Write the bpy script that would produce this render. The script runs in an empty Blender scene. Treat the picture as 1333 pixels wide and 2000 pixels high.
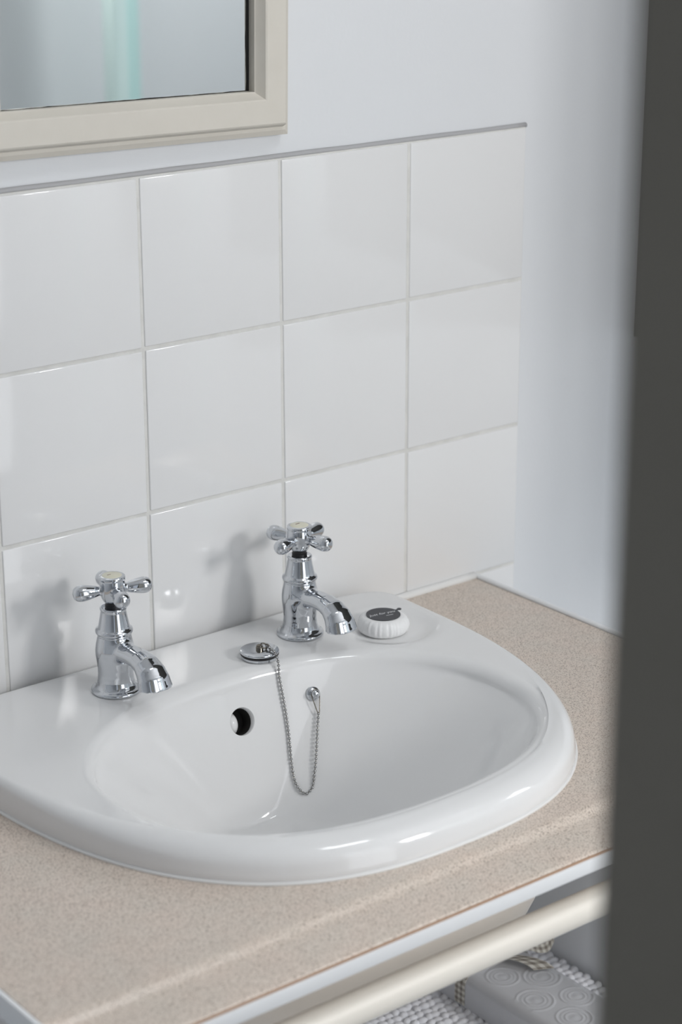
import bpy, bmesh, math, random
import numpy as np
from mathutils import Vector, Matrix, Euler

S = bpy.context.scene
COL = S.collection
PI = math.pi
T = 1.26            # height of the top edge of the tiles above the floor
random.seed(4)

# ------------------------------------------------------------------ camera
cam_d = bpy.data.cameras.new('camera')
cam = bpy.data.objects.new('camera', cam_d)
COL.objects.link(cam)
cam_d.sensor_fit = 'VERTICAL'
cam_d.sensor_height = 36.0
cam_d.lens = 4049.09 / 2000 * 36.0
cam.location = (-0.8119, -1.4915, 0.3002 + T)
cam.rotation_euler = (1.2418, 0.0018, -0.6721)
cam_d.clip_start = 0.02
cam_d.dof.use_dof = True
cam_d.dof.focus_distance = 1.83
cam_d.dof.aperture_fstop = cam_d.lens / 13.0
S.camera = cam

# ------------------------------------------------------------------ light and exposure
S.view_settings.view_transform = 'Standard'
S.view_settings.look = 'None'
S.view_settings.gamma = 1.0
S.view_settings.use_curve_mapping = False
S.view_settings.exposure = -0.07
S.cycles.use_denoising = True
S.cycles.max_bounces = 10
S.cycles.diffuse_bounces = 6
S.cycles.glossy_bounces = 6

w = bpy.data.worlds.new('sky'); S.world = w; w.use_nodes = True
w.node_tree.nodes['Background'].inputs[0].default_value = (0.80, 0.88, 1.0, 1)
w.node_tree.nodes['Background'].inputs[1].default_value = 0.6

def area(name, loc, target, sx, sy, power, color):
    d = bpy.data.lights.new(name, 'AREA'); d.shape = 'RECTANGLE'
    d.size = sx; d.size_y = sy; d.energy = power; d.color = color
    o = bpy.data.objects.new(name, d); COL.objects.link(o)
    o.location = (loc[0], loc[1], loc[2] + T)
    o.rotation_euler = (Vector(target) - Vector(loc)).to_track_quat('-Z', 'Y').to_euler()
    return o

WX0, WX1, WZ0, WZ1 = 0.80, 1.12, 0.20, 0.60        # the window in the wall facing the basin
area('daylight', ((WX0 + WX1) / 2, -1.962, (WZ0 + WZ1) / 2), ((WX0 + WX1) / 2 - .25, 0, (WZ0 + WZ1) / 2 - .35), WX1 - WX0, WZ1 - WZ0, 21.0, (1.0, 0.985, 0.97))
area('ceiling_light', (0.40, -0.90, 1.12), (0.40, -0.80, 0), 0.45, 0.16, 3.6, (0.95, 0.98, 1.0))
area('hall_fill', (-0.66, -2.75, 0.30), (0.1, 0, -0.5), 0.5, 0.9, 5.5, (1.0, 0.97, 0.93))  # fill added from the doorway side, no known lamp there
area('side_fill', (1.93, -1.30, 0.45), (0.6, -1.7, 0.1), 0.6, 0.6, 16.0, (0.95, 0.975, 1.0))  # added fill for the room; the right wall has no window
VX0, VX1, VZ0, VZ1 = -0.02, 0.62, -0.95, 0.80         # opening left of it, made up for soft frontal fill
area('front_fill', ((VX0 + VX1) / 2, -1.962, (VZ0 + VZ1) / 2), ((VX0 + VX1) / 2, 0, (VZ0 + VZ1) / 2), VX1 - VX0, VZ1 - VZ0, 5.5, (0.98, 0.99, 1.0))  # dim fill light added in the made-up opening

# ------------------------------------------------------------------ materials
def mat(name, color, rough=0.5, metal=0.0, coat=0.0, spec=0.5, noise=None, bump=None, speckle=None):
    m = bpy.data.materials.new(name); m.use_nodes = True
    nt = m.node_tree; b = nt.nodes['Principled BSDF']
    b.inputs['Base Color'].default_value = (*color, 1)
    b.inputs['Roughness'].default_value = rough
    b.inputs['Metallic'].default_value = metal
    b.inputs['Coat Weight'].default_value = coat
    b.inputs['Coat Roughness'].default_value = 0.03
    b.inputs['Specular IOR Level'].default_value = spec
    tc = None
    if noise or bump or speckle:
        tc = nt.nodes.new('ShaderNodeTexCoord')
    if noise:                                   # (scale, second colour)
        n = nt.nodes.new('ShaderNodeTexNoise'); n.inputs['Scale'].default_value = noise[0]
        n.inputs['Detail'].default_value = 4
        nt.links.new(tc.outputs['Object'], n.inputs['Vector'])
        r = nt.nodes.new('ShaderNodeValToRGB')
        r.color_ramp.elements[0].position = 0.35; r.color_ramp.elements[1].position = 0.65
        r.color_ramp.elements[0].color = (*color, 1); r.color_ramp.elements[1].color = (*noise[1], 1)
        nt.links.new(n.outputs['Fac'], r.inputs['Fac'])
        nt.links.new(r.outputs['Color'], b.inputs['Base Color'])
    if bump:                                    # (scale, strength, distance)
        n = nt.nodes.new('ShaderNodeTexNoise'); n.inputs['Scale'].default_value = bump[0]
        n.inputs['Detail'].default_value = 3
        nt.links.new(tc.outputs['Object'], n.inputs['Vector'])
        k = nt.nodes.new('ShaderNodeBump'); k.inputs['Strength'].default_value = bump[1]
        k.inputs['Distance'].default_value = bump[2]
        nt.links.new(n.outputs['Fac'], k.inputs['Height'])
        nt.links.new(k.outputs['Normal'], b.inputs['Normal'])
    return m

M = {}
M['paint'] = mat('white_wall_paint', (0.735, 0.75, 0.77), 0.55, bump=(160, 0.15, 0.001))
M['tile'] = mat('white_glazed_tile', (0.80, 0.80, 0.80), 0.10, coat=0.3, bump=(14, 0.10, 0.002))
M['grout'] = mat('pale_grout', (0.72, 0.715, 0.69), 0.85, noise=(60, (0.65, 0.645, 0.62)), bump=(400, 0.3, 0.001))
M['bead'] = mat('grey_sealant', (0.42, 0.42, 0.43), 0.6)
M['silicone'] = mat('white_silicone', (0.80, 0.80, 0.79), 0.35)
M['porcelain'] = mat('white_porcelain', (0.79, 0.79, 0.79), 0.09, coat=0.1)
M['bisque'] = mat('cream_glaze', (0.86, 0.77, 0.67), 0.35)
M['chrome'] = mat('chrome', (0.64, 0.66, 0.69), 0.035, metal=1.0)
M['darkmetal'] = mat('tarnished_metal', (0.22, 0.20, 0.17), 0.25, metal=1.0)
M['wire'] = mat('steel_chain', (0.42, 0.42, 0.42), 0.14, metal=1.0)
M['rubber'] = mat('black_rubber', (0.012, 0.012, 0.014), 0.4)
M['ivory'] = mat('ivory_enamel', (0.74, 0.72, 0.58), 0.3)
M['mark'] = mat('brown_print', (0.20, 0.11, 0.09), 0.5)
M['frame'] = mat('stone_painted_wood', (0.66, 0.625, 0.56), 0.5, noise=(30, (0.64, 0.605, 0.54)), bump=(120, 0.1, 0.001))
M['mirror'] = mat('silvered_glass', (0.74, 0.76, 0.75), 0.02, metal=1.0)
M['gap'] = mat('black_backing_and_shade', (0.01, 0.009, 0.008), 0.8)  # mirror backing, and the painted shade inside the overflow hole
M['cream'] = mat('cream_paint', (0.82, 0.775, 0.70), 0.4)
M['edging'] = mat('white_edging', (0.82, 0.83, 0.84), 0.3)
M['core'] = mat('brown_laminate_core', (0.42, 0.27, 0.18), 0.6)
M['panel'] = mat('pale_grey_paint', (0.86, 0.88, 0.90), 0.5)
M['door'] = mat('dark_door_paint', (0.168, 0.158, 0.134), 0.6, noise=(9, (0.158, 0.149, 0.126)))
M['blocker'] = mat('dark_blocker_paint', (0.055, 0.053, 0.048), 0.7)  # kept dark so the added blocker bounces little light
M['floor'] = mat('blue_grey_vinyl', (0.48, 0.50, 0.52), 0.5, noise=(20, (0.45, 0.47, 0.49)))
M['ceiling'] = mat('ceiling_white', (0.80, 0.80, 0.80), 0.8)
M['soap'] = mat('white_tissue_wrap', (0.86, 0.86, 0.86), 0.55, bump=(90, 0.4, 0.002))
M['label'] = mat('charcoal_label', (0.035, 0.037, 0.045), 0.45)
M['print'] = mat('white_print', (0.75, 0.76, 0.78), 0.5)
M['knit'] = mat('white_cotton_knit', (0.88, 0.89, 0.93), 0.9, bump=(900, 0.5, 0.001))
M['screen'] = mat('pale_turquoise_panel', (0.55, 0.78, 0.76), 0.25)
M['screen2'] = mat('pale_turquoise_panel_edge', (0.70, 0.86, 0.84), 0.25)

def worktop_mat():
    m = mat('beige_speckled_laminate', (0.6, 0.5, 0.45), 0.30)
    nt = m.node_tree; b = nt.nodes['Principled BSDF']
    tc = nt.nodes.new('ShaderNodeTexCoord')
    n1 = nt.nodes.new('ShaderNodeTexNoise'); n1.inputs['Scale'].default_value = 800; n1.inputs['Detail'].default_value = 2
    n2 = nt.nodes.new('ShaderNodeTexNoise'); n2.inputs['Scale'].default_value = 30; n2.inputs['Detail'].default_value = 3
    for n in (n1, n2): nt.links.new(tc.outputs['Object'], n.inputs['Vector'])
    r = nt.nodes.new('ShaderNodeValToRGB')
    e = r.color_ramp.elements
    e[0].position = 0.33; e[0].color = (0.33, 0.27, 0.23, 1)
    e[1].position = 0.47; e[1].color = (0.66, 0.575, 0.505, 1)
    x = e.new(0.62); x.color = (0.735, 0.655, 0.585, 1)
    nt.links.new(n1.outputs['Fac'], r.inputs['Fac'])
    r2 = nt.nodes.new('ShaderNodeValToRGB')
    r2.color_ramp.elements[0].position = 0.3; r2.color_ramp.elements[0].color = (1.0, 0.97, 0.95, 1)
    r2.color_ramp.elements[1].position = 0.7; r2.color_ramp.elements[1].color = (0.96, 0.97, 0.96, 1)
    nt.links.new(n2.outputs['Fac'], r2.inputs['Fac'])
    mx = nt.nodes.new('ShaderNodeMix'); mx.data_type = 'RGBA'; mx.blend_type = 'MULTIPLY'
    mx.inputs[0].default_value = 1.0
    nt.links.new(r.outputs['Color'], mx.inputs[6]); nt.links.new(r2.outputs['Color'], mx.inputs[7])
    nt.links.new(mx.outputs[2], b.inputs['Base Color'])
    return m
M['worktop'] = worktop_mat()

def gingham():
    m = mat('gingham_ribbon', (0.8, 0.78, 0.7), 0.8)
    nt = m.node_tree; b = nt.nodes['Principled BSDF']
    uv = nt.nodes.new('ShaderNodeUVMap'); sep = nt.nodes.new('ShaderNodeSeparateXYZ')
    nt.links.new(uv.outputs['UV'], sep.inputs[0])
    outs = []
    for ax in (0, 1):
        f = nt.nodes.new('ShaderNodeMath'); f.operation = 'FRACT'
        nt.links.new(sep.outputs[ax], f.inputs[0])
        g = nt.nodes.new('ShaderNodeMath'); g.operation = 'GREATER_THAN'; g.inputs[1].default_value = 0.5
        nt.links.new(f.outputs[0], g.inputs[0]); outs.append(g)
    a = nt.nodes.new('ShaderNodeMath'); a.operation = 'ADD'
    nt.links.new(outs[0].outputs[0], a.inputs[0]); nt.links.new(outs[1].outputs[0], a.inputs[1])
    d = nt.nodes.new('ShaderNodeMath'); d.operation = 'MULTIPLY'; d.inputs[1].default_value = 0.5
    nt.links.new(a.outputs[0], d.inputs[0])
    r = nt.nodes.new('ShaderNodeValToRGB'); e = r.color_ramp.elements
    e[0].color = (0.74, 0.72, 0.66, 1); e[1].color = (0.25, 0.22, 0.19, 1)
    x = e.new(0.5); x.color = (0.46, 0.43, 0.38, 1)
    nt.links.new(d.outputs[0], r.inputs['Fac']); nt.links.new(r.outputs['Color'], b.inputs['Base Color'])
    return m
M['gingham'] = gingham()
M['giftwrap'] = mat('grey_satin_wrap', (0.64, 0.65, 0.68), 0.28)

# ------------------------------------------------------------------ helpers
def obj(name, me, m, parent=None, loc=(0, 0, 0), smooth=None, kind=None, rot=None):
    """link one mesh (bmesh or mesh) as one object; top-level ones are lifted by T"""
    if isinstance(me, bmesh.types.BMesh):
        d = bpy.data.meshes.new(name); me.to_mesh(d); me.free(); me = d
    if m is not None and not me.materials:
        for k in (m if isinstance(m, (list, tuple)) else [m]): me.materials.append(k)
    o = bpy.data.objects.new(name, me); COL.objects.link(o)
    if parent: o.parent = parent; o.location = loc
    else: o.location = (loc[0], loc[1], loc[2] + T)
    if rot: o.rotation_euler = rot
    if smooth is not None: shade(me, smooth)
    if kind: o['kind'] = kind
    return o

def shade(me, ang):
    """smooth shading with edges sharper than ang (degrees) kept hard"""
    me.shade_smooth()
    if ang < 180:
        me.set_sharp_from_angle(angle=math.radians(ang))

def thing(name, label, cat, loc, rotz=0, group=None):
    o = bpy.data.objects.new(name, None); COL.objects.link(o); o.empty_display_size = 0.02
    o.location = (loc[0], loc[1], loc[2] + T); o.rotation_euler = (0, 0, rotz)
    tag(o, label, cat, group); return o

def tag(o, label, cat, group=None):
    o['label'] = label; o['category'] = cat
    if group: o['group'] = group
    return o

def struct(o):
    o['kind'] = 'structure'; return o

def add_box(bm, x0, x1, y0, y1, z0, z1, bev=0.0, seg=2):
    r = bmesh.ops.create_cube(bm, size=1)
    vs = r['verts']
    for v in vs:
        v.co = Vector((x0 if v.co.x < 0 else x1, y0 if v.co.y < 0 else y1, z0 if v.co.z < 0 else z1))
    if bev:
        es = list({e for v in vs for e in v.link_edges})
        bmesh.ops.bevel(bm, geom=es, offset=bev, segments=seg, affect='EDGES', profile=0.5)
    return bm

def box(*a, **k): return add_box(bmesh.new(), *a, **k)

def add_lathe(bm, prof, n=48, mtx=None, cap=True):
    """profile of (r, z) from bottom to top"""
    rings = []
    for r, z in prof:
        ring = []
        for i in range(n):
            a = 2 * PI * i / n
            p = Vector((r * math.cos(a), r * math.sin(a), z))
            ring.append(bm.verts.new(mtx @ p if mtx else p))
        rings.append(ring)
    for a, b in zip(rings, rings[1:]):
        for i in range(n):
            bm.faces.new((a[i], a[(i + 1) % n], b[(i + 1) % n], b[i]))
    if cap:
        bm.faces.new(list(reversed(rings[0]))); bm.faces.new(rings[-1])
    return bm

def lathe(prof, n=48, mtx=None): return add_lathe(bmesh.new(), prof, n, mtx)

def add_tube(bm, pts, r, n=10, cap=True):
    pts = [Vector(p) for p in pts]
    rings = []; up = None
    for i, p in enumerate(pts):
        d = (pts[min(i + 1, len(pts) - 1)] - pts[max(i - 1, 0)]).normalized()
        if up is None:
            up = d.orthogonal().normalized()
        up = (up - d * up.dot(d)).normalized(); s = d.cross(up)
        rr = r[i] if isinstance(r, (list, tuple)) else r
        rings.append([bm.verts.new(p + (up * math.cos(2 * PI * k / n) + s * math.sin(2 * PI * k / n)) * rr) for k in range(n)])
    for a, b in zip(rings, rings[1:]):
        for k in range(n):
            bm.faces.new((a[k], a[(k + 1) % n], b[(k + 1) % n], b[k]))
    if cap:
        bm.faces.new(list(reversed(rings[0]))); bm.faces.new(rings[-1])
    return bm

def add_torus(bm, R, r, mtx, n=24, k=8):
    vs = []
    for i in range(n):
        a = 2 * PI * i / n; ring = []
        for j in range(k):
            b = 2 * PI * j / k
            ring.append(bm.verts.new(mtx @ Vector(((R + r * math.cos(b)) * math.cos(a), (R + r * math.cos(b)) * math.sin(a), r * math.sin(b)))))
        vs.append(ring)
    for i in range(n):
        for j in range(k):
            bm.faces.new((vs[i][j], vs[(i + 1) % n][j], vs[(i + 1) % n][(j + 1) % k], vs[i][(j + 1) % k]))

def strip(bm, path, wdir, width, thick=0.0006, uvs=4.4):
    """a ribbon of real thickness along a path; wdir is the direction across it"""
    uvl = bm.loops.layers.uv.verify()
    pts = [Vector(p) for p in path]; L = [0.0]
    for a, b in zip(pts, pts[1:]): L.append(L[-1] + (b - a).length)
    rows = []
    for i, p in enumerate(pts):
        t = (pts[min(i + 1, len(pts) - 1)] - pts[max(i - 1, 0)]).normalized()
        wd = Vector(wdir[i] if isinstance(wdir, list) else wdir).normalized()
        n = t.cross(wd).normalized()
        rows.append([bm.verts.new(p + wd * (s * width / 2) + n * (q * thick / 2)) for s, q in ((-1, 1), (1, 1), (1, -1), (-1, -1))])
    for i in range(len(rows) - 1):
        for k in range(4):
            a, b = rows[i], rows[i + 1]
            f = bm.faces.new((a[k], a[(k + 1) % 4], b[(k + 1) % 4], b[k]))
            vv = {0: (0, 1), 1: (1, 1), 2: (1, 0), 3: (0, 0)}[k]
            for lp, (u, v) in zip(f.loops, ((vv[0], L[i]), (vv[1], L[i]), (vv[1], L[i + 1]), (vv[0], L[i + 1]))):
                lp[uvl].uv = (u * uvs / 2, v / width * uvs / 2)
    bm.faces.new(rows[0]); bm.faces.new(list(reversed(rows[-1])))
    bmesh.ops.recalc_face_normals(bm, faces=bm.faces)
    return bm

# ------------------------------------------------------------------ the room
ZF = -T                      # floor
ZCEIL = 1.14                 # ceiling
XL, XR, YF = -1.45, 1.95, -1.95
wall_back = struct(obj('wall_back', box(XL, XR, 0.006, 0.106, ZF, ZCEIL), M['paint']))
struct(obj('floor', box(XL, XR, YF - 1.2, 0.006, ZF - 0.05, ZF), M['floor']))
struct(obj('ceiling', box(XL, XR, YF - 0.1, 0.006, ZCEIL, ZCEIL + 0.05), M['ceiling']))
struct(obj('wall_left', box(XL - 0.1, XL, YF, 0.106, ZF, ZCEIL), M['paint']))
struct(obj('wall_right', box(XR, XR + 0.1, YF, 0.106, ZF, ZCEIL), M['paint']))
# the wall facing the basin: door opening on the left, window on the right
DX0, DX1, DZ1 = -1.05, -0.25, 0.76
bm = bmesh.new()
for x0, x1, z0, z1 in ((XL, DX0, ZF, ZCEIL), (DX0, DX1, DZ1, ZCEIL), (DX1, VX0, ZF, ZCEIL), (VX0, VX1, ZF, VZ0), (VX0, VX1, VZ1, ZCEIL), (VX1, WX0, ZF, ZCEIL),
                       (WX0, WX1, ZF, WZ0), (WX0, WX1, WZ1, ZCEIL), (WX1, XR, ZF, ZCEIL)):
    add_box(bm, x0, x1, YF - 0.1, YF, z0, z1)
struct(obj('wall_front', bm, M['paint']))
win = struct(obj('window_1', (lambda b: [add_box(b, *q) for q in (
    (WX0, WX0 + .025, YF - .010, YF + .012, WZ0, WZ1), (WX1 - .025, WX1, YF - .010, YF + .012, WZ0, WZ1),
    (WX0 + .025, WX1 - .025, YF - .010, YF + .012, WZ0, WZ0 + .025), (WX0 + .025, WX1 - .025, YF - .010, YF + .012, WZ1 - .025, WZ1),
    ((WX0 + WX1) / 2 - .015, (WX0 + WX1) / 2 + .015, YF - .010, YF + .012, WZ0 + .025, WZ1 - .025))] and b)(bmesh.new()), M['edging']))
struct(obj('added_fill_window', (lambda b: [add_box(b, *q) for q in (
    (VX0, VX0 + .03, YF - .010, YF + .012, VZ0, VZ1), (VX1 - .03, VX1, YF - .010, YF + .012, VZ0, VZ1),
    (VX0 + .03, VX1 - .03, YF - .010, YF + .012, VZ0, VZ0 + .03), (VX0 + .03, VX1 - .03, YF - .010, YF + .012, VZ1 - .03, VZ1))] and b)(bmesh.new()), M['edging']))  # frame round the opening added for the fill light
# unseen blocker, added to shade the right end of the wall from the window
struct(obj('light_blocker', box(0.781, 1.02, -0.67, 0.006, -0.24, ZCEIL), M['blocker']))

# tiles: four rows, each tile a piece of its own on the wall
P = 0.152; G = 0.0034
gb = box(-3 * P, 4 * P - 0.0012, -0.0001 + 0.0008, 0.0062, -4 * P, -0.0004)
obj('grout', gb, M['grout'], wall_back)
tb = box(G / 2, P - G / 2, -0.0006, 0.0058, -P + G / 2, -G / 2, bev=0.0012, seg=3)
tile_me = bpy.data.meshes.new('tile'); tb.to_mesh(tile_me); tb.free()
tile_me.materials.append(M['tile']); shade(tile_me, 40)
rng = random.Random(2)
for j in range(4):
    for i in range(-3, 4):
        o = obj('tile', tile_me, None, wall_back, (i * P + rng.uniform(-.0005, .0005), rng.uniform(-.0002, .0002), -j * P + rng.uniform(-.0004, .0004)))
        o.rotation_euler = (rng.uniform(-.0012, .0012), rng.uniform(-.002, .002), rng.uniform(-.0012, .0012))
bm = bmesh.new()
add_tube(bm, [(-3 * P + i * 0.05, 0.0042, 0.0008 + 0.0003 * math.sin(i * 2.1)) for i in range(22)] + [(4 * P + 0.002, 0.0042, 0.001)], 0.0026, 8)
obj('sealant_bead', bm, M['bead'], wall_back, smooth=180)

# ------------------------------------------------------------------ mirror
mir = thing('mirror', 'rectangular mirror in a stone-coloured painted wooden frame on the wall above the tiles', 'mirror', (0.31, 0.006, 0.0215))
mir.rotation_euler = (0, 0.0175, 0)
MW, MH = 0.3325, 0.46
fw = 0.040
def frame_rail(horizontal, at, span):
    """one mitred side of the frame: moulded section swept along one side"""
    # section: (distance in from outer edge, y)
    sec = [(0, 0), (0, -0.010), (0.0045, -0.0125), (0.0075, -0.0125), (0.0085, -0.0155), (0.011, -0.0225), (0.0125, -0.0235), (0.0325, -0.0235), (0.034, -0.0228),
           (0.0385, -0.0155), (0.040, -0.0145), (0.040, 0)]
    bm = bmesh.new(); ra, rb = [], []
    for d, y in sec:
        if at == 'bottom': a, b = (-MW + d, y, d), (-d, y, d)
        if at == 'top': a, b = (-d, y, MH - d), (-MW + d, y, MH - d)
        if at == 'right': a, b = (-d, y, d), (-d, y, MH - d)
        if at == 'left': a, b = (-MW + d, y, MH - d), (-MW + d, y, d)
        ra.append(bm.verts.new(a)); rb.append(bm.verts.new(b))
    n = len(sec)
    for i in range(n):
        bm.faces.new((ra[i], ra[(i + 1) % n], rb[(i + 1) % n], rb[i]))
    bm.faces.new(ra); bm.faces.new(rb)
    bmesh.ops.recalc_face_normals(bm, faces=bm.faces)
    return bm
for side in ('bottom', 'top', 'left', 'right'):
    obj('frame_rail', frame_rail(0, side, 0), M['frame'], mir, smooth=25)
bm = bmesh.new(); add_box(bm, -MW + .038, -.038, -.0062, -.0010, .038, MH - .038)
obj('backing', bm, M['gap'], mir)
bm = bmesh.new()
# the glass: its edge stands a little short of the frame, so the dark backing shows as a ragged line
gx0, gx1, gz0, gz1 = -MW + fw - 0.001, -fw - 0.0044, fw + 0.0009, MH - fw - 0.001
bot = [(gx0 + (gx1 - gx0) * i / 30, gz0 + rng.uniform(-.0003, .0003)) for i in range(31)]
rgt = [(gx1 + rng.uniform(-.0003, .0003) + 0.0004 * math.sin(i * .9), gz0 + (gz1 - gz0) * i / 50) for i in range(1, 51)]
top = [(gx0, gz1)]
loop = bot + rgt + top
f = [bm.verts.new((x, -0.0074, z)) for x, z in loop]; bk = [bm.verts.new((x, -0.0064, z)) for x, z in loop]
bm.faces.new(f); bm.faces.new(list(reversed(bk)))
for i in range(len(loop)): bm.faces.new((f[i], bk[i], bk[(i + 1) % len(loop)], f[(i + 1) % len(loop)]))
bmesh.ops.recalc_face_normals(bm, faces=bm.faces)
obj('mirror_glass', bm, M['mirror'], mir)

# ------------------------------------------------------------------ washbasin
ZC = -0.4584                 # worktop surface
ZT = -0.4300                 # basin rim
CX, CY = 0.153, -0.235
ZB = -0.566                  # bowl floor
def radial(inside, th):
    lo, hi = 0.0, 0.6
    c, s = math.cos(th), math.sin(th)
    for _ in range(40):
        m = (lo + hi) / 2
        if inside(CX + c * m, CY + s * m): lo = m
        else: hi = m
    return lo
def in_outer(x, y):
    X = abs(x - CX)
    if y >= -0.08: return (X / .256) ** 7 + (max(0, y + .08) / .071) ** 7 <= 1
    return (X / .256) ** 2.6 + ((-.08 - y) / .350) ** 2.6 <= 1
def in_inner(x, y):
    b = .143 if y > -.25 else .140
    return (abs(x - .154) / .196) ** 2.3 + (abs(y + .25) / b) ** 2.3 <= 1
def in_floor(x, y):
    return (abs(x - .154) / .105) ** 2.1 + (abs(y + .240) / .075) ** 2.1 <= 1
NT = 208
TH = [2 * PI * i / NT for i in range(NT)]
RO = [radial(in_outer, t) for t in TH]
RI = [radial(in_inner, t) for t in TH]
RF = [radial(in_floor, t) for t in TH]
def smax(vals, k=.005):
    m = max(vals); return m + k * math.log(sum(math.exp((v - m) / k) for v in vals))
def ext(d, a, n): return a * max(0, 1 - abs(d) ** n) ** (1 / n)
Z00 = -0.4400
def bowl_z(x, y):
    """height of the bowl: steep back and front walls, gently rising ends, nearly flat floor"""
    b = .143 if y > -.25 else .140
    yb = -.25 + ext((x - .154) / .196, .143, 2.3); yf = -.25 - ext((x - .154) / .196, .140, 2.3)
    xr = ext((y + .25) / b, .196, 2.3)
    c = Z00
    zs = (c - (yb - y) * 3.0, c - (y - yf) * 2.2, c - (xr - (x - .154)) * .95, c - (xr + (x - .154)) * .95, ZB + .03 * abs(x - .154) + .06 * max(0, y + .25))
    return smax(zs)
def raw(i, r): return bowl_z(CX + math.cos(TH[i]) * r, CY + math.sin(TH[i]) * r)
AL, OFS = [], []                 # slope where the rim's rounding hands over to the bowl, and the offset that joins them
for i in range(NT):
    al = 1.0
    for _ in range(6):
        of = ZT - .0012 - .013 / math.sin(al) * (1 - math.cos(al)) - raw(i, RI[i])
        h = .002; u = h / (RI[i] - .021)
        al = max(.45, min(1.28, math.atan((raw(i, RI[i]) + of - raw(i, RI[i] - h) - of * (1 - u) ** 6) / h)))
    AL.append(al); OFS.append(of)
def sm(x): x = min(1, max(0, x)); return x * x * (3 - 2 * x)
DISH = [(0.350, -0.105, 0.040)]
def dish(x, y):
    z = 0
    for a, b, r in DISH:
        d = math.hypot((x - a) / 1.06, y - b) / r
        z -= 0.0042 * (1 - sm((d - .72) / .42))
        z += 0.0006 * math.exp(-((d - 1.22) / .14) ** 2)
    return z
def basin_bm():
    bm = bmesh.new(); rings = []
    def ring(fn, disp=False):
        r = []
        for i, t in enumerate(TH):
            rad, z = fn(i, t)
            x, y = CX + math.cos(t) * rad, CY + math.sin(t) * rad
            if disp: z += dish(x, y)
            r.append(bm.verts.new((x, y, z)))
        rings.append(r)
    front = [sm((-math.sin(t) + .35) / 1.1) for t in TH]
    rh = [.008 + .016 * f for f in front]; rv = [.007 + .011 * f for f in front]
    # underside, from the centre outwards
    NW = 60; ro = .013
    def wall(i, u):
        """point of the bowl surface on ray i, u = 0 at the rim, 1 at the middle"""
        r = RI[i] * (1 - u) + .021 * u
        return r, raw(i, r) + OFS[i] * (1 - u) ** 6
    thick = [.015 + .016 * math.exp(-((t - PI / 2) / .35) ** 2) for t in TH]
    zu = -.620
    sh = [RI[i] * .99 + .004 + thick[i] * .55 for i in range(NT)]
    ring(lambda i, t: (.03, zu)); ring(lambda i, t: (RF[i] * .7, zu))
    for k in range(0, 9):
        a = k / 8 * PI / 2
        ring(lambda i, t: (sh[i] - .001 - .045 * (1 - math.sin(a)), zu + .052 * (1 - math.cos(a))))
    ring(lambda i, t: (sh[i] + .003, -.530)); ring(lambda i, t: (min(RO[i] - .012, sh[i] + .012), ZC - .001))
    ring(lambda i, t: (RO[i] - .004, ZC + .0002))
    ring(lambda i, t: (RO[i] + .0004, ZC + .0008))
    ring(lambda i, t: (RO[i] + .0012, ZC + .004))
    ring(lambda i, t: (RO[i] + .0008, (ZC + .004 + ZT - rv[i]) / 2))
    for k in range(0, 9):
        a = k / 8 * PI / 2
        ring(lambda i, t: (RO[i] - rh[i] * (1 - math.cos(a)), ZT - rv[i] * (1 - math.sin(a))))
    NL = 26
    for k in range(1, NL):
        u = k / NL
        ring(lambda i, t: ((RO[i] - rh[i]) * (1 - u) + (RI[i] + ro) * u, ZT - .0012 * u), True)
    for k in range(0, 10):
        q = k / 10
        ring(lambda i, t: (RI[i] + ro * (1 - math.sin(q * AL[i]) / math.sin(AL[i])), ZT - .0012 - ro / math.sin(AL[i]) * (1 - math.cos(q * AL[i]))), True)
    for k in range(0, NW + 1):
        u = (k / NW) ** 1.6
        ring(lambda i, t: wall(i, u))
    for a, b in zip(rings, rings[1:]):
        for i in range(NT):
            bm.faces.new((a[i], a[(i + 1) % NT], b[(i + 1) % NT], b[i]))
    bm.faces.new(list(reversed(rings[0]))); bm.faces.new(rings[-1])
    zsplit = ZC
    for f in bm.faces:
        if all(v.co.z < ZC + .0001 for v in f.verts) and f.normal.z < 0.2 and f.calc_center_median().z < ZC: pass
    bmesh.ops.recalc_face_normals(bm, faces=bm.faces)
    for k in range(0, 13):                      # underside faces take the unglazed cream material
        for v in rings[k]:
            for f in v.link_faces: f.material_index = 1
    return bm
basin = thing('washbasin', 'white porcelain washbasin with a D-shaped rim set into the beige worktop', 'washbasin', (0, 0, 0))
bowl = obj('bowl', basin_bm(), [M['porcelain'], M['bisque']], basin)
OVF = Vector((0.1675, -0.1178, -0.4720)); OVN = Vector((0.0, -0.93, 0.36)).normalized()
OSX = 0.0
cut_bm = bmesh.new()
q = OVN.to_track_quat('Z', 'Y').to_matrix().to_4x4()
add_lathe(cut_bm, [(.0120, -.019), (.0120, -.0035), (.0123, -.0015), (.0135, .0004), (.0165, .004)], 40, Matrix.Translation(OVF) @ q)
cutter = obj('cutter', cut_bm, M['porcelain'], basin)
md = bowl.modifiers.new('overflow', 'BOOLEAN'); md.object = cutter; md.solver = 'EXACT'
dg = bpy.context.evaluated_depsgraph_get()
new = bpy.data.meshes.new_from_object(bowl.evaluated_get(dg))
bowl.modifiers.clear(); bowl.data = new
bpy.data.objects.remove(cutter)
shade(bowl.data, 50)
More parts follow.
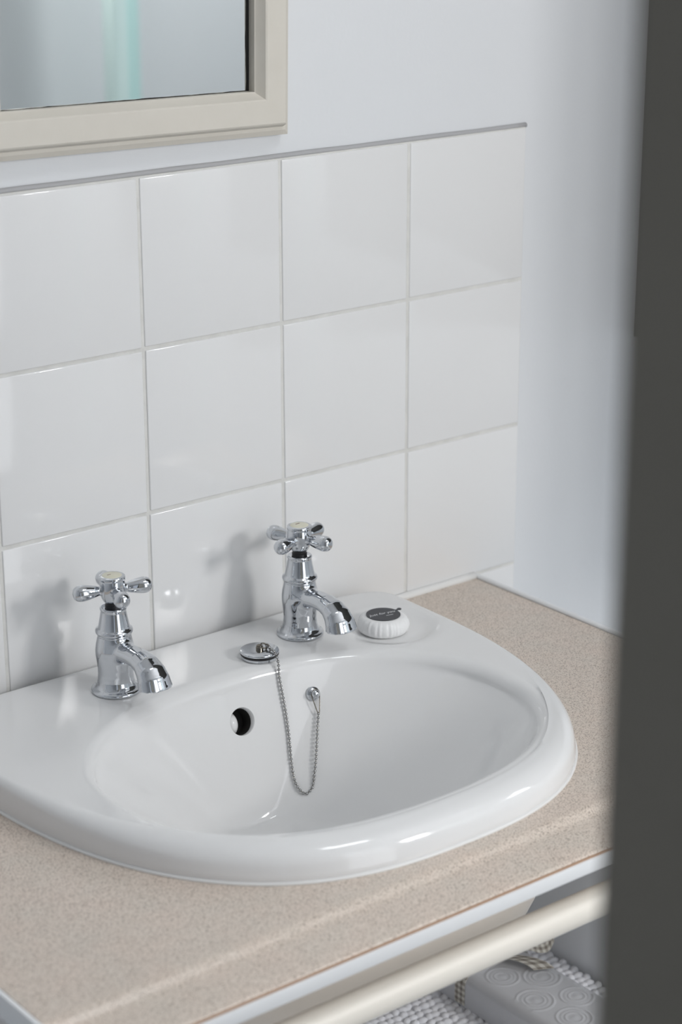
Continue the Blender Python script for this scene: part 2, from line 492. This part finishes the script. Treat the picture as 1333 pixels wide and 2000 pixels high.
# black liner standing in for the shade deep in the overflow hole, with the inner wall of the basin standing in its left half
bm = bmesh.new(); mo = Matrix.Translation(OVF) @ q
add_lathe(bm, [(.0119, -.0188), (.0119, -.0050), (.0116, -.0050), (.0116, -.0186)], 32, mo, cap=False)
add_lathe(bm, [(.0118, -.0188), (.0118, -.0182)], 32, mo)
obj('overflow_shade_liner', bm, M['gap'], basin, smooth=40)
bm = bmesh.new()
bmesh.ops.create_uvsphere(bm, u_segments=24, v_segments=16, radius=1, matrix=Matrix.Translation((-.0062, 0, 0)) @ mo @ Matrix.Translation((OSX, 0, -.0165)) @ Matrix.Diagonal((.0085, .0118, .0120, 1)))
obj('overflow_lip', bm, M['porcelain'], basin, smooth=180)
bm = lathe([(.0, 0), (.019, 0), (.0205, .0015), (.0205, .003), (.019, .0035), (.014, .0022), (.0, .0018)][1:-1], 40, Matrix.Translation((CX, CY, ZB - .004)))
obj('drain', bm, M['chrome'], basin, smooth=40)
bm = bmesh.new()
add_tube(bm, [(CX + math.cos(t) * (r + .0012), CY + math.sin(t) * (r + .0012), ZC + .0008) for t, r in list(zip(TH, RO)) + [(TH[0], RO[0])]], .0016, 8, cap=False)
obj('silicone_bead', bm, M['silicone'], basin, smooth=180)

# ------------------------------------------------------------------ washstand: worktop on a painted frame
stand = thing('washstand', 'cream-painted washstand with a speckled beige worktop, towel rail and lower shelf', 'washstand', (0.158, -0.25, ZF))
LX, LY, LZ = -0.158, 0.25, -ZF        # shift from world (tile) coordinates into the stand's own
def sv(x, y, z): return (x + LX, y + LY, z + LZ)
X0, X1, Y0, Y1 = -0.231, 0.547, -0.4912, -0.0008
TK = 0.0190
YN = -0.430                           # behind this line the top is flat; in front is the raised lip
def worktop_bm():
    bm = bmesh.new()
    # flat part with the basin's cut-out: rays from the hole to the rectangle
    def rect(t):
        c, s = math.cos(t), math.sin(t); best = 9
        for val, comp, o in ((X1, c, CX), (X0, c, CX), (Y1, s, CY), (YN, s, CY)):
            if abs(comp) > 1e-9:
                k = (val - o) / comp
                if k > 0: best = min(best, k)
        return best
    ts = set(TH)
    for x, y in ((X0, Y1), (X1, Y1), (X0, YN), (X1, YN)): ts.add(math.atan2(y - CY, x - CX) % (2 * PI))
    ts = sorted(ts)
    hole, out = [], []
    for t in ts:
        r = radial(in_outer, t) - .006
        r = min(r, rect(t) - .003)
        hole.append((CX + math.cos(t) * r, CY + math.sin(t) * r)); k = rect(t)
        out.append((CX + math.cos(t) * k, CY + math.sin(t) * k))
    n = len(ts)
    ht = [bm.verts.new(sv(x, y, ZC)) for x, y in hole]; ot = [bm.verts.new(sv(x, y, ZC)) for x, y in out]
    hb = [bm.verts.new(sv(x, y, ZC - TK)) for x, y in hole]; ob = [bm.verts.new(sv(x, y, ZC - TK)) for x, y in out]
    for i in range(n):
        j = (i + 1) % n
        bm.faces.new((ht[i], ot[i], ot[j], ht[j])); bm.faces.new((hb[i], hb[j], ob[j], ob[i]))
        bm.faces.new((ht[i], ht[j], hb[j], hb[i])); bm.faces.new((ot[i], ob[i], ob[j], ot[j]))
    # the lip
    prof = [(YN, 0), (-.438, -.0001), (-.4425, -.0003), (-.4450, -.0008), (-.4470, -.0017), (-.4490, -.0032), (-.4508, -.0046), (-.4530, -.0057), (-.4560, -.0063), (-.462, -.0068), (-.470, -.0074), (-.479, -.0082), (-.486, -.0089), (-.4892, -.0096), (-.4907, -.0104), (-.4912, -.0112)]
    ra, rb = [], []
    full = prof + [(Y0, -TK), (YN, -TK)]
    for y, z in full:
        ra.append(bm.verts.new(sv(X0, y, ZC + z))); rb.append(bm.verts.new(sv(X1, y, ZC + z)))
    m = len(full)
    for i in range(m):
        bm.faces.new((ra[i], ra[(i + 1) % m], rb[(i + 1) % m], rb[i]))
    bm.faces.new(ra); bm.faces.new(rb)
    bmesh.ops.recalc_face_normals(bm, faces=bm.faces)
    return bm
wt = obj('worktop', worktop_bm(), M['worktop'], stand, smooth=35)
bm = bmesh.new()
add_box(bm, X0 - .001, X1 + .001, Y0 - .0016, Y0 + .002, ZC - .0126, ZC - .0110)
for v in bm.verts: v.co = Vector(sv(*v.co))
obj('laminate_line', bm, M['core'], stand)
bm = bmesh.new()
add_box(bm, X0 - .004, X1 + .0035, Y0 - .004, Y0, ZC - TK - .0045, ZC - .0122, bev=.0008)
for v in bm.verts: v.co = Vector(sv(*v.co))
obj('front_edging', bm, M['edging'], stand, smooth=40)
bm = bmesh.new()
add_box(bm, X0 - .004, X0, Y0, Y1, ZC - TK - .0005, ZC - .0003, bev=.0008)
for v in bm.verts: v.co = Vector(sv(*v.co))
obj('side_edging', bm, M['edging'], stand, smooth=40)
bm = bmesh.new()
add_tube(bm, [sv(X1 + .0036, Y0 + .002, ZC + .0005), sv(X1 + .0036, -.25, ZC + .0006), sv(X1 + .0036, Y1, ZC + .0007)], .0030, 12)
add_box(bm, X1 + LX + .0008, X1 + LX + .0055, Y0 + LY, Y1 + LY, ZC + LZ - TK, ZC + LZ - .001)
obj('side_edging', bm, M['edging'], stand, smooth=50)
bm = bmesh.new()
add_tube(bm, [sv(x, -.0030, ZC + .0018) for x in np.linspace(CX + .245, X1 + .001, 8)], .0042, 10)
obj('silicone_bead', bm, M['silicone'], stand, smooth=180)
# side panels, rail, shelf
SHZ = -0.852
for xa in (X0 + .004, X1 - .022):
    bm = bmesh.new()
    add_box(bm, xa, xa + .018, -.262, -.004, ZF, ZC - TK, bev=.0015)
    for v in bm.verts: v.co = Vector(sv(*v.co))
    obj('side_panel', bm, M['panel'], stand, smooth=40)
    bm = bmesh.new()
    add_box(bm, xa - .006 if xa > 0 else xa, xa + .018 if xa > 0 else xa + .024, -.484, -.462, ZF, ZC - TK, bev=.002)
    for v in bm.verts: v.co = Vector(sv(*v.co))
    obj('leg', bm, M['cream'], stand, smooth=40)
RY, RZ = -0.480, -0.5215
bm = bmesh.new()
add_tube(bm, [sv(X0 + .002, RY, RZ), sv(CX, RY, RZ), sv(X1 - .002, RY, RZ)], .0125, 32)
obj('towel_rail', bm, M['cream'], stand, smooth=60)
bm = bmesh.new()
add_box(bm, X0 + .022, X1 - .022, -.46, -.02, SHZ - .018, SHZ, bev=.002)
for v in bm.verts: v.co = Vector(sv(*v.co))
obj('shelf', bm, M['cream'], stand, smooth=40)

# ------------------------------------------------------------------ taps
def body_mesh():
    """tap body and spout as one smooth skin: surface nets over a signed distance field (mm)"""
    prof = [(0, 0), (21.6, 0), (22, .8), (22, 2.2), (21.2, 3.2), (18.6, 4.6), (17, 7), (15.9, 11), (15.4, 16), (15.6, 22), (16.3, 28), (17.0, 34), (17.0, 39), (16.4, 44), (15.2, 49), (14.6, 52), (14.6, 53), (0, 53)]
    A = np.array(prof); Bp = np.roll(A, -1, 0)
    spine = np.array([(0, 38.5, 8.8), (14, 40.0, 8.4), (28, 41.2, 8.0), (39, 41.0, 8.2), (48, 38.6, 8.8), (54.5, 33.8, 9.7), (58.5, 27.6, 10.6), (60.8, 20, 11.5), (61.5, 14, 11.9)])
    def sdf(p):
        x, y, z = p[..., 0], p[..., 1], p[..., 2]
        r = np.sqrt(x * x + y * y)
        d2 = np.full(r.shape, 1e9); inside = np.zeros(r.shape, bool)
        for a, b in zip(A, Bp):
            e = b - a; wx = r - a[0]; wz = z - a[1]
            t = np.clip((wx * e[0] + wz * e[1]) / (e @ e), 0, 1)
            if a[0] == 0 and b[0] == 0:
                pass
            else:
                d2 = np.minimum(d2, (wx - t * e[0]) ** 2 + (wz - t * e[1]) ** 2)
            c = ((a[1] > z) != (b[1] > z))
            if b[1] != a[1]:
                inside ^= c & (r < (b[0] - a[0]) * (z - a[1]) / (b[1] - a[1]) + a[0])
        db = np.where(inside, -1, 1) * np.sqrt(d2)
        # spout runs towards -y; flattened across x
        ds = np.full(r.shape, 1e9); X = x * (0.80 - 0.10 * np.clip(-y / 60, 0, 1))
        for a, b in zip(spine, spine[1:]):
            e = b[:2] - a[:2]; wy = -y - a[0]; wz = z - a[1]
            t = np.clip((wy * e[0] + wz * e[1]) / (e @ e), 0, 1)
            rr = a[2] + (b[2] - a[2]) * t
            ds = np.minimum(ds, np.sqrt(X * X + (wy - t * e[0]) ** 2 + (wz - t * e[1]) ** 2) - rr)
        k = 3.8
        h = np.clip(.5 + .5 * (ds - db) / k, 0, 1)
        d = ds * (1 - h) + db * h - k * h * (1 - h)
        cutp = np.where(-y > 30, 22.5 - z, -1e3)
        d = np.maximum(d, cutp)
        return np.maximum(d, -z)
    st = 1.15
    gx = np.arange(-25, 25.1, st); gy = np.arange(-78, 25.1, st); gz = np.arange(-1.5, 56, st)
    gr = np.stack(np.meshgrid(gx, gy, gz, indexing='ij'), -1)
    D = sdf(gr)
    nx, ny, nz = D.shape
    corners = [(i, j, k) for i in (0, 1) for j in (0, 1) for k in (0, 1)]
    C = np.stack([D[i:nx - 1 + i, j:ny - 1 + j, k:nz - 1 + k] for i, j, k in corners])
    act = (C.min(0) < 0) & (C.max(0) >= 0)
    idx = -np.ones(act.shape, int); cells = np.argwhere(act); idx[act] = np.arange(len(cells))
    pos = np.zeros((len(cells), 3)); cnt = np.zeros(len(cells))
    cv = C[:, act].T
    offs = np.array(corners, float)
    for a in range(8):
        for b in range(a + 1, 8):
            if abs(offs[a] - offs[b]).sum() != 1: continue
            s = (cv[:, a] < 0) != (cv[:, b] < 0)
            t = cv[s, a] / (cv[s, a] - cv[s, b])
            pos[s] += offs[a] + (offs[b] - offs[a]) * t[:, None]; cnt[s] += 1
    V = np.array([gx[0], gy[0], gz[0]]) + (cells + pos / cnt[:, None]) * st
    for _ in range(4):                           # settle every vertex on the surface
        g = np.stack([(sdf(V + h) - sdf(V - h)) / .2 for h in (np.array([.1, 0, 0]), np.array([0, .1, 0]), np.array([0, 0, .1]))], -1)
        n2 = (g ** 2).sum(-1) + 1e-6
        V = V - np.clip(sdf(V) / n2, -.6, .6)[:, None] * g
    F = []
    for ax in range(3):
        s0 = [slice(None)] * 3; s1 = [slice(None)] * 3
        s0[ax] = slice(0, -1); s1[ax] = slice(1, None)
        ch = (D[tuple(s0)] < 0) != (D[tuple(s1)] < 0)
        u, v = [(1, 2), (2, 0), (0, 1)][ax]
        for e in np.argwhere(ch):
            if e[u] == 0 or e[v] == 0: continue
            q = []
            for du, dv in ((1, 1), (0, 1), (0, 0), (1, 0)):
                c = e.copy(); c[u] -= du; c[v] -= dv
                if c[u] >= idx.shape[u] or c[v] >= idx.shape[v]: q = None; break
                q.append(idx[tuple(c)])
            if not q or min(q) < 0: continue
            if D[tuple(e)] >= 0: q.reverse()
            F.append(q)
    me = bpy.data.meshes.new('body')
    me.from_pydata((V * .001).tolist(), [], F); me.validate(); me.update()
    return me
BODY = body_mesh(); BODY.materials.append(M['chrome']); shade(BODY, 42)
def mm(prof): return [(r * .001, z * .001) for r, z in prof]
BONNET = lathe(mm([(14.2, 51.5), (14.9, 52.2), (15.1, 53), (14.8, 53.6), (16.0, 54.4), (16.5, 56), (16.0, 57.8), (14.5, 58.6), (14.0, 59.4), (13.4, 62), (12.6, 66), (11.8, 70), (11.2, 74), (11.1, 75), (11.5, 75.6), (11.7, 76.6), (11.3, 77.6), (10.2, 78.0), (8.2, 77.2)]), 56)
SPINDLE = lathe(mm([(7.0, 76.5), (7.0, 80), (6.4, 80.4), (6.4, 83.5)]), 32)
HUB = lathe(mm([(6.0, 82.6), (7.6, 82.8), (8.8, 84.2), (10.0, 87), (10.9, 91), (11.2, 95), (11.1, 99), (10.7, 102), (10.4, 103)]), 48)
def arm_bm():
    q = Matrix.Translation((0, 0, .0938)) @ Matrix.Rotation(PI / 2, 4, 'Y')
    return lathe(mm([(5.4, 8.5), (4.9, 10.5), (4.2, 11.8), (4.1, 12.6), (4.7, 14.2), (5.6, 17.5), (6.5, 21.5), (7.1, 25), (7.3, 27.6), (7.0, 30.2), (6.1, 32.4), (4.5, 34.0), (2.2, 34.8), (.3, 35.0)]), 28, q)
ARM = arm_bm()
CAP = lathe(mm([(10.3, 102.6), (11.2, 102.9), (11.5, 103.4), (11.5, 105.2), (11.1, 106.2), (9.6, 106.9), (8.5, 106.7)]), 48)
DISC = lathe(mm([(8.6, 105.8), (8.6, 106.7), (8.0, 107.0), (.2, 107.2)]), 36)
def to_me(bm, name, m, ang):
    me = bpy.data.meshes.new(name); bm.to_mesh(me); bm.free(); me.materials.append(m); shade(me, ang); return me
BONNET = to_me(BONNET, 'bonnet', M['chrome'], 50); SPINDLE = to_me(SPINDLE, 'spindle', M['rubber'], 40)
HUB = to_me(HUB, 'handle', M['chrome'], 60); ARM = to_me(ARM, 'handle_arm', M['chrome'], 80)
CAP = to_me(CAP, 'cap', M['chrome'], 40); DISC = to_me(DISC, 'index_disc', M['ivory'], 40)
def tap(label, loc, ang, spout_rot):
    t = thing('basin_tap', label, 'tap', loc, 0, None)
    b = obj('body', BODY, None, t); b.rotation_euler = (0, 0, spout_rot)
    obj('bonnet', BONNET, None, t); obj('spindle', SPINDLE, None, t)
    h = obj('handle', HUB, None, t); h.rotation_euler = (0, 0, ang)
    for k in range(4):
        a = obj('handle_arm', ARM, None, h); a.rotation_euler = (0, 0, k * PI / 2)
    obj('cap', CAP, None, h)
    d = obj('index_disc', DISC, None, h); d['label'] = 'ivory disc in the top of the handle'
    return t, h
ZTAP = ZT - .0006
t1, h1 = tap('left-hand chrome pillar tap with cross handle, the one away from the soap', (0.0685, -0.0680, ZTAP), math.radians(-16.5), 0.02)
t2, h2 = tap('right-hand chrome pillar tap with cross handle beside the wrapped soap', (0.2728, -0.0650, ZTAP), math.radians(18.4), 0.02)
bm = bmesh.new(); add_box(bm, -.0022, .0022, .0022, .0030, .1070, .1073)
o = obj('print_mark', bm, M['mark'], h2); o.rotation_euler = (0, 0, math.radians(-18.4))
bm = bmesh.new(); add_box(bm, -.0040, -.0005, .0008, .0016, .1070, .1073)
o = obj('print_mark', bm, M['mark'], h1); o.rotation_euler = (0, 0, math.radians(16.5))

# ------------------------------------------------------------------ plug on its chain
PX, PY = 0.2098, -0.0868
plug = thing('basin_plug', 'chrome basin plug on a ball chain lying on the basin ledge between the taps', 'plug', (PX, PY, ZT - .0006))
obj('plug_base', lathe(mm([(16.2, 0), (17.0, .4), (17.2, 2.6), (16.6, 3.2)]), 48), M['chrome'], plug, smooth=40)
obj('rubber_seal', lathe(mm([(16.5, 3.0), (17.6, 3.2), (17.7, 4.8), (16.8, 5.0)]), 48), M['rubber'], plug, smooth=40)
obj('plug_top', lathe(mm([(16.8, 4.9), (17.7, 5.2), (17.9, 6.2), (17.5, 7.0), (16.8, 7.3), (8, 7.5), (.3, 7.6)]), 48), M['chrome'], plug, smooth=40)
bm = lathe(mm([(3.4, 7.4), (3.4, 9.6), (2.8, 10.0), (2.8, 11.2), (1.6, 12), (.2, 12.2)]), 20)
add_torus(bm, .0030, .0007, Matrix.Translation((.0032, -.002, .0105)) @ Matrix.Rotation(.5, 4, 'X'))
add_torus(bm, .0030, .0007, Matrix.Translation((.0062, -.0048, .0092)) @ Matrix.Rotation(1.3, 4, 'Y'))
obj('shackle', bm, M['darkmetal'], plug, smooth=50)
CHAIN = [(.2152, -.0914, -.4203), (.2147, -.0985, -.4208), (.2141, -.1045, -.4222), (.2134, -.1090, -.4265), (.2126, -.1118, -.4330), (.2116, -.1136, -.4410),
         (.2113, -.1194, -.4590), (.2106, -.1253, -.4769), (.2089, -.1312, -.4944), (.2054, -.1391, -.5157), (.2032, -.1470, -.5308), (.2040, -.1535, -.5370), (.2066, -.1572, -.5398),
         (.2108, -.1580, -.5386), (.2152, -.1578, -.5330), (.2245, -.1504, -.5126), (.2345, -.1400, -.4892), (.2393, -.1354, -.4769)]
PIN = Vector((0.2406, -0.1259, -0.4623)); PINN = Vector((-.25, -.90, .34)).normalized()

def catmull(p, n=24):
    p = [Vector(q) for q in p]; p = [p[0] * 2 - p[1]] + p + [p[-1] * 2 - p[-2]]; out = []
    for i in range(1, len(p) - 2):
        for k in range(n):
            t = k / n
            out.append(.5 * ((2 * p[i]) + (p[i + 1] - p[i - 1]) * t + (2 * p[i - 1] - 5 * p[i] + 4 * p[i + 1] - p[i + 2]) * t * t + (3 * p[i] - p[i - 1] - 3 * p[i + 1] + p[i + 2]) * t ** 3))
    return out + [p[-2]]
path = catmull(CHAIN)
def resample(path, step):
    out = [path[0]]; need = step
    for a, b in zip(path, path[1:]):
        l = (b - a).length; pos = 0
        while l - pos >= need:
            pos += need; out.append(a.lerp(b, pos / l)); need = step
        need -= l - pos
    return out
beads = resample(path, .0037)
PO = Vector((PX, PY, ZT - .0006))
bm = bmesh.new()
for p in beads:
    bmesh.ops.create_icosphere(bm, subdivisions=2, radius=.00148, matrix=Matrix.Translation(p - PO))
obj('ball_chain', bm, M['wire'], plug, smooth=180, kind='stuff')
bm = bmesh.new(); add_tube(bm, [p - PO for p in beads], .00042, 6)
obj('chain_wire', bm, M['darkmetal'], plug, smooth=180)
bm = bmesh.new(); q = Matrix.Translation(PIN - PO) @ PINN.to_track_quat('Z', 'Y').to_matrix().to_4x4()
add_lathe(bm, mm([(6.6, -.8), (6.7, .4), (6.0, 1.2), (4.0, 2.0), (3.0, 2.4), (2.9, 4.6), (3.6, 5.2), (3.7, 7.2), (3.0, 8.2), (1.5, 8.8), (.2, 8.9)]), 32, q)
obj('chain_stay', bm, M['chrome'], plug, smooth=50)
bm = bmesh.new()
tip = PIN + PINN * .0048; end = beads[-1]
loopp = [tip + Vector((-.0042, 0, .0008)), tip + Vector((-.0034, -.0006, -.003)), end + Vector((-.0008, -.0002, .0012)), end + Vector((.0008, -.0004, .0012)), tip + Vector((.0046, -.0008, -.004)), tip + Vector((.0044, 0, .0012)), tip + Vector((0, .0002, .0046)), tip + Vector((-.0042, 0, .0008))]
add_tube(bm, [p - PO for p in catmull(loopp, 8)], .0005, 8)
obj('wire_loop', bm, M['darkmetal'], plug, smooth=180)

# ------------------------------------------------------------------ soap
SX, SY = 0.3435, -0.1010
ZS = ZT + dish(SX, SY) - .0006
soap = thing('wrapped_soap', 'round guest soap in white pleated wrap with a charcoal sticker', 'soap', (SX, SY, ZS))
def soap_bm():
    bm = bmesh.new(); n = 144; rings = []
    prof = [(19.0, 0, 0), (21.6, .8, .3), (23.4, 3, .8), (24.0, 6, 1), (23.9, 9, 1), (23.0, 12, .9), (21.0, 14.6, .7), (18.6, 15.8, .4), (16, 16.1, .15), (8, 16.3, 0), (.4, 16.4, 0)]
    rr = random.Random(8); ph = [rr.uniform(0, 6.28) for _ in range(4)]
    for r, z, k in prof:
        ring = []
        for i in range(n):
            a = 2 * PI * i / n
            w = .34 * math.sin(26 * a + ph[0] + .8 * math.sin(3 * a)) + .22 * math.sin(41 * a + ph[1]) + .25 * math.sin(7 * a + ph[2]) + (-.8 * math.exp(-((a - 4.55) / .035) ** 2))
            q = (r + w * k) * .001
            ring.append(bm.verts.new((q * math.cos(a), q * math.sin(a), (z + .15 * k * math.sin(5 * a + ph[3])) * .001)))
        rings.append(ring)
    for a, b in zip(rings, rings[1:]):
        for i in range(n): bm.faces.new((a[i], a[(i + 1) % n], b[(i + 1) % n], b[i]))
    bm.faces.new(list(reversed(rings[0]))); bm.faces.new(rings[-1]); return bm
obj('paper_wrap', soap_bm(), M['soap'], soap, smooth=60)
bm = bmesh.new()
ANG = -0.02                                        # direction of the writing on the sticker
out = []
tabdir = math.radians(7)
for i in range(96):
    a = 2 * PI * i / 96; r = .0162
    d = (a - tabdir + PI) % (2 * PI) - PI
    out.append((r * math.cos(a), r * math.sin(a)))
vt = [bm.verts.new((x, y, .01685)) for x, y in out]; vb = [bm.verts.new((x, y, .0163)) for x, y in out]
bm.faces.new(vt); bm.faces.new(list(reversed(vb)))
for i in range(96): bm.faces.new((vt[i], vb[i], vb[(i + 1) % 96], vt[(i + 1) % 96]))
bmesh.ops.recalc_face_normals(bm, faces=bm.faces)
mtx = Matrix.Rotation(tabdir, 4, 'Z')
b2 = bmesh.new()
add_box(b2, .0150, .0222, -.0015, .0015, .0158, .0164, bev=.0004)
add_lathe(b2, [(.0021, .0158), (.0021, .0166)], 20, Matrix.Translation((.0218, 0, 0)))
for v in b2.verts:
    v.co = mtx @ v.co
    if v.co.length > .019: v.co.z -= .0004
tmp = bpy.data.meshes.new('t'); b2.to_mesh(tmp); b2.free(); bm.from_mesh(tmp)
st = obj('sticker', bm, M['label'], soap, smooth=30)
st['label'] = 'charcoal round sticker with a pull tab'
def text_mesh(s, size, shear):
    c = bpy.data.curves.new('t', 'FONT'); c.body = s; c.size = size; c.shear = shear
    c.align_x = 'CENTER'; c.align_y = 'CENTER'; c.extrude = .00005; c.resolution_u = 3
    o = bpy.data.objects.new('t', c); COL.objects.link(o)
    me = bpy.data.meshes.new_from_object(o.evaluated_get(bpy.context.evaluated_depsgraph_get()))
    bpy.data.objects.remove(o); return me
TR = math.radians(-10)
o = obj('lettering', text_mesh('Just for you', .0058, .35), M['print'], st, (-.0004, .0016, .01692)); o.rotation_euler = (0, 0, TR)
o = obj('small_print', box(-.0038, .0038, -.00028, .00028, 0, .0001), M['print'], st, (.0032, -.0055, .01688)); o.rotation_euler = (0, 0, TR)

# ------------------------------------------------------------------ shelf: knitted mat and gift box
MZ = -0.815
mx0, mx1, my0, my1 = -0.14, 0.519, -0.440, -0.0750
matt = thing('bath_mat', 'white chunky knitted bath mat lying on the lower shelf under the gift box', 'mat', ((mx0 + mx1) / 2, (my0 + my1) / 2, SHZ))
mc = Vector(((mx0 + mx1) / 2, (my0 + my1) / 2, SHZ))
bm = bmesh.new(); add_box(bm, mx0, mx1, my0, my1, SHZ, MZ - .003, bev=.006, seg=3)
for v in bm.verts: v.co -= mc
obj('base_cloth', bm, M['knit'], matt, smooth=50)
bm = bmesh.new(); sp = .0088; rr = random.Random(5)
ny_ = int((my1 - my0) / sp) + 1; nx_ = int((mx1 - mx0) / sp) + 1
ico = bmesh.new(); bmesh.ops.create_icosphere(ico, subdivisions=2, radius=1.0)
iv = [v.co.copy() for v in ico.verts]; ifc = [[v.index for v in f.verts] for f in ico.faces]; ico.free()
vs_, fs_ = [], []
def stitch(x, y, z, a, sx=.0064, sy=.0046, sz=.0042):
    m = Matrix.Translation(Vector((x, y, z)) - mc) @ Matrix.Rotation(a, 4, 'Z') @ Matrix.Diagonal((sx, sy, sz, 1))
    b = len(vs_)
    vs_.extend([tuple(m @ p) for p in iv]); fs_.extend([[k + b for k in f] for f in ifc])
for j in range(ny_):
    for i in range(nx_):
        if i * sp + mx0 < .12: continue
        x = mx0 + i * sp + (.5 * sp if j % 2 else 0); y = my0 + .003 + j * sp
        if x > mx1 + .001: continue
        a = .55 if (i + j) % 2 else -.35
        stitch(x + rr.uniform(-.0008, .0008), y + rr.uniform(-.0008, .0008), MZ - .004 + rr.uniform(-.0006, .0006), a + rr.uniform(-.25, .25))
for j in range(ny_):
    for k in range(3):
        stitch(mx1 + .0005, my0 + .003 + j * sp, MZ - .010 - k * .006, PI / 2, .005, .0035, .0035)
bm.free()
me = bpy.data.meshes.new('knit_stitches'); me.from_pydata(vs_, [], fs_); me.update()
obj('knit_stitches', me, M['knit'], matt, smooth=180, kind='stuff')

# box
BX0, BX1, BY0, BY1, BZ0, BZ1 = 0.380, 0.465, -0.350, -0.105, MZ - .0005, -0.781
gift = thing('gift_box', 'grey gift box embossed with rings, tied with a gingham ribbon', 'box', ((BX0 + BX1) / 2, (BY0 + BY1) / 2, BZ0))
gc = Vector(((BX0 + BX1) / 2, (BY0 + BY1) / 2, BZ0))
def gift_bm():
    """rounded box whose top carries pressed rings"""
    W2, L2, H, R = (BX1 - BX0) / 2, (BY1 - BY0) / 2, BZ1 - BZ0, .011
    rings_c = [(-.014, .020, .016), (.016, -.004, .018), (-.018, -.030, .018), (.018, -.050, .016), (-.022, .052, .012), (-.01, -.075, .017), (.016, .075, .014)]
    def press(x, y):
        z = 0
        for a, b, r in rings_c:
            d = math.hypot(x - a, y - b)
            for q, am in ((r, .0007), (r * .72, .0004), (r * .5, .0006)):
                z += am * math.exp(-((d - q) / .0011) ** 2)
            z += .0006 * (1 - sm(d / (r * .35)))
        return z
    bm = bmesh.new(); nx, ny = 110, 190
    # cross-section across x: side - rounded corner - top - rounded corner - side
    sec = [(-W2, 0)] + [(-W2 + R - R * math.cos(a), H - R + R * math.sin(a)) for a in np.linspace(0, PI / 2, 8)]
    top = [(x, H) for x in np.linspace(-W2 + R, W2 - R, nx)][1:-1]
    sec = sec + top + [(-a, b) for a, b in reversed(sec)]
    rows = []
    for y in np.linspace(-L2, L2, ny):
        rows.append([bm.verts.new((x, y, z + (press(x, y) if abs(z - H) < 1e-6 else 0))) for x, z in sec])
    for a, b in zip(rows, rows[1:]):
        for i in range(len(sec) - 1): bm.faces.new((a[i], a[i + 1], b[i + 1], b[i]))
        bm.faces.new((a[-1], a[0], b[0], b[-1]))
    bm.faces.new(list(reversed(rows[0]))); bm.faces.new(rows[-1])
    bmesh.ops.recalc_face_normals(bm, faces=bm.faces)
    return bm
obj('carton', gift_bm(), M['giftwrap'], gift, smooth=50)
# ribbon: a band round the box and two tails on top
W2, H = (BX1 - BX0) / 2, BZ1 - BZ0; RR = .0115
ry = -0.1780 - gc.y
band = [(-W2 - .0006, ry, .002), (-W2 - .0006, ry, H - RR)] + [(-W2 - .0006 + RR - RR * math.cos(a), ry, H - RR + .0008 + RR * math.sin(a)) for a in np.linspace(0, PI / 2, 7)] + \
       [(x, ry, H + .0008) for x in np.linspace(-W2 + RR, W2 - RR, 8)] + [(W2 + .0006 - RR + RR * math.sin(a), ry, H - RR + .0008 + RR * math.cos(a)) for a in np.linspace(0, PI / 2, 7)] + [(W2 + .0006, ry, .002)]
bm = bmesh.new(); strip(bm, band, (0, 1, 0), .014)
obj('ribbon_band', bm, M['gingham'], gift)
def gl(x, y, z): return (x - gc.x, y - gc.y, z - gc.z)
tail = [gl(.4170, -.1700, -.7785), gl(.4260, -.1810, -.7755), gl(.4330, -.1940, -.7740), gl(.4400, -.2080, -.7735), gl(.4445, -.2190, -.7750), gl(.4465, -.2260, -.7780)]
bm = bmesh.new(); strip(bm, catmull(tail, 6), (.85, -.45, .0), .021)
obj('ribbon_tail', bm, M['gingham'], gift)
tail = [gl(.4360, -.1760, -.7790), gl(.4480, -.1800, -.7740), gl(.4600, -.1860, -.7735), gl(.4700, -.1930, -.7770), gl(.4790, -.1960, -.7765), gl(.4870, -.1950, -.7690)]
bm = bmesh.new(); strip(bm, catmull(tail, 6), (.25, .75, .6), .0135)
obj('ribbon_tail', bm, M['gingham'], gift)

# ------------------------------------------------------------------ the door in the foreground and the far side of the room
EX, EY = -0.3795, -1.0800            # free edge of the door leaf
HX, HY = -0.2600, -1.9300            # hinge
dv = Vector((HX - EX, HY - EY, 0)); dl = dv.length; da = math.atan2(dv.y, dv.x)
door = bpy.data.objects.new('door_1', None); COL.objects.link(door)
door.location = (EX, EY, ZF + T); door.rotation_euler = (0, 0, da); struct(door)
obj('door_leaf', box(0, dl, 0, .038, .006, 1.98, bev=.002), M['door'], door)
bm = bmesh.new()
add_lathe(bm, [(.022, 0), (.022, .006), (.009, .010), (.009, .035), (.022, .042), (.026, .052), (.022, .062), (.004, .066)], 28, Matrix.Translation((.06, .038, 1.0)) @ Matrix.Rotation(-PI / 2, 4, 'X'))
obj('door_handle', bm, M['chrome'], door, smooth=40)
scr = thing('shower_screen', 'pale turquoise glass edge of a shower screen seen in the mirror', 'shower screen', (1.285, -1.80, ZF))
obj('profile', box(-.025, .005, -.02, .02, 0, 1.9, bev=.003), M['screen2'], scr)
obj('glass_panel', box(.005, .035, -.012, .012, 0, 1.9), M['screen'], scr)
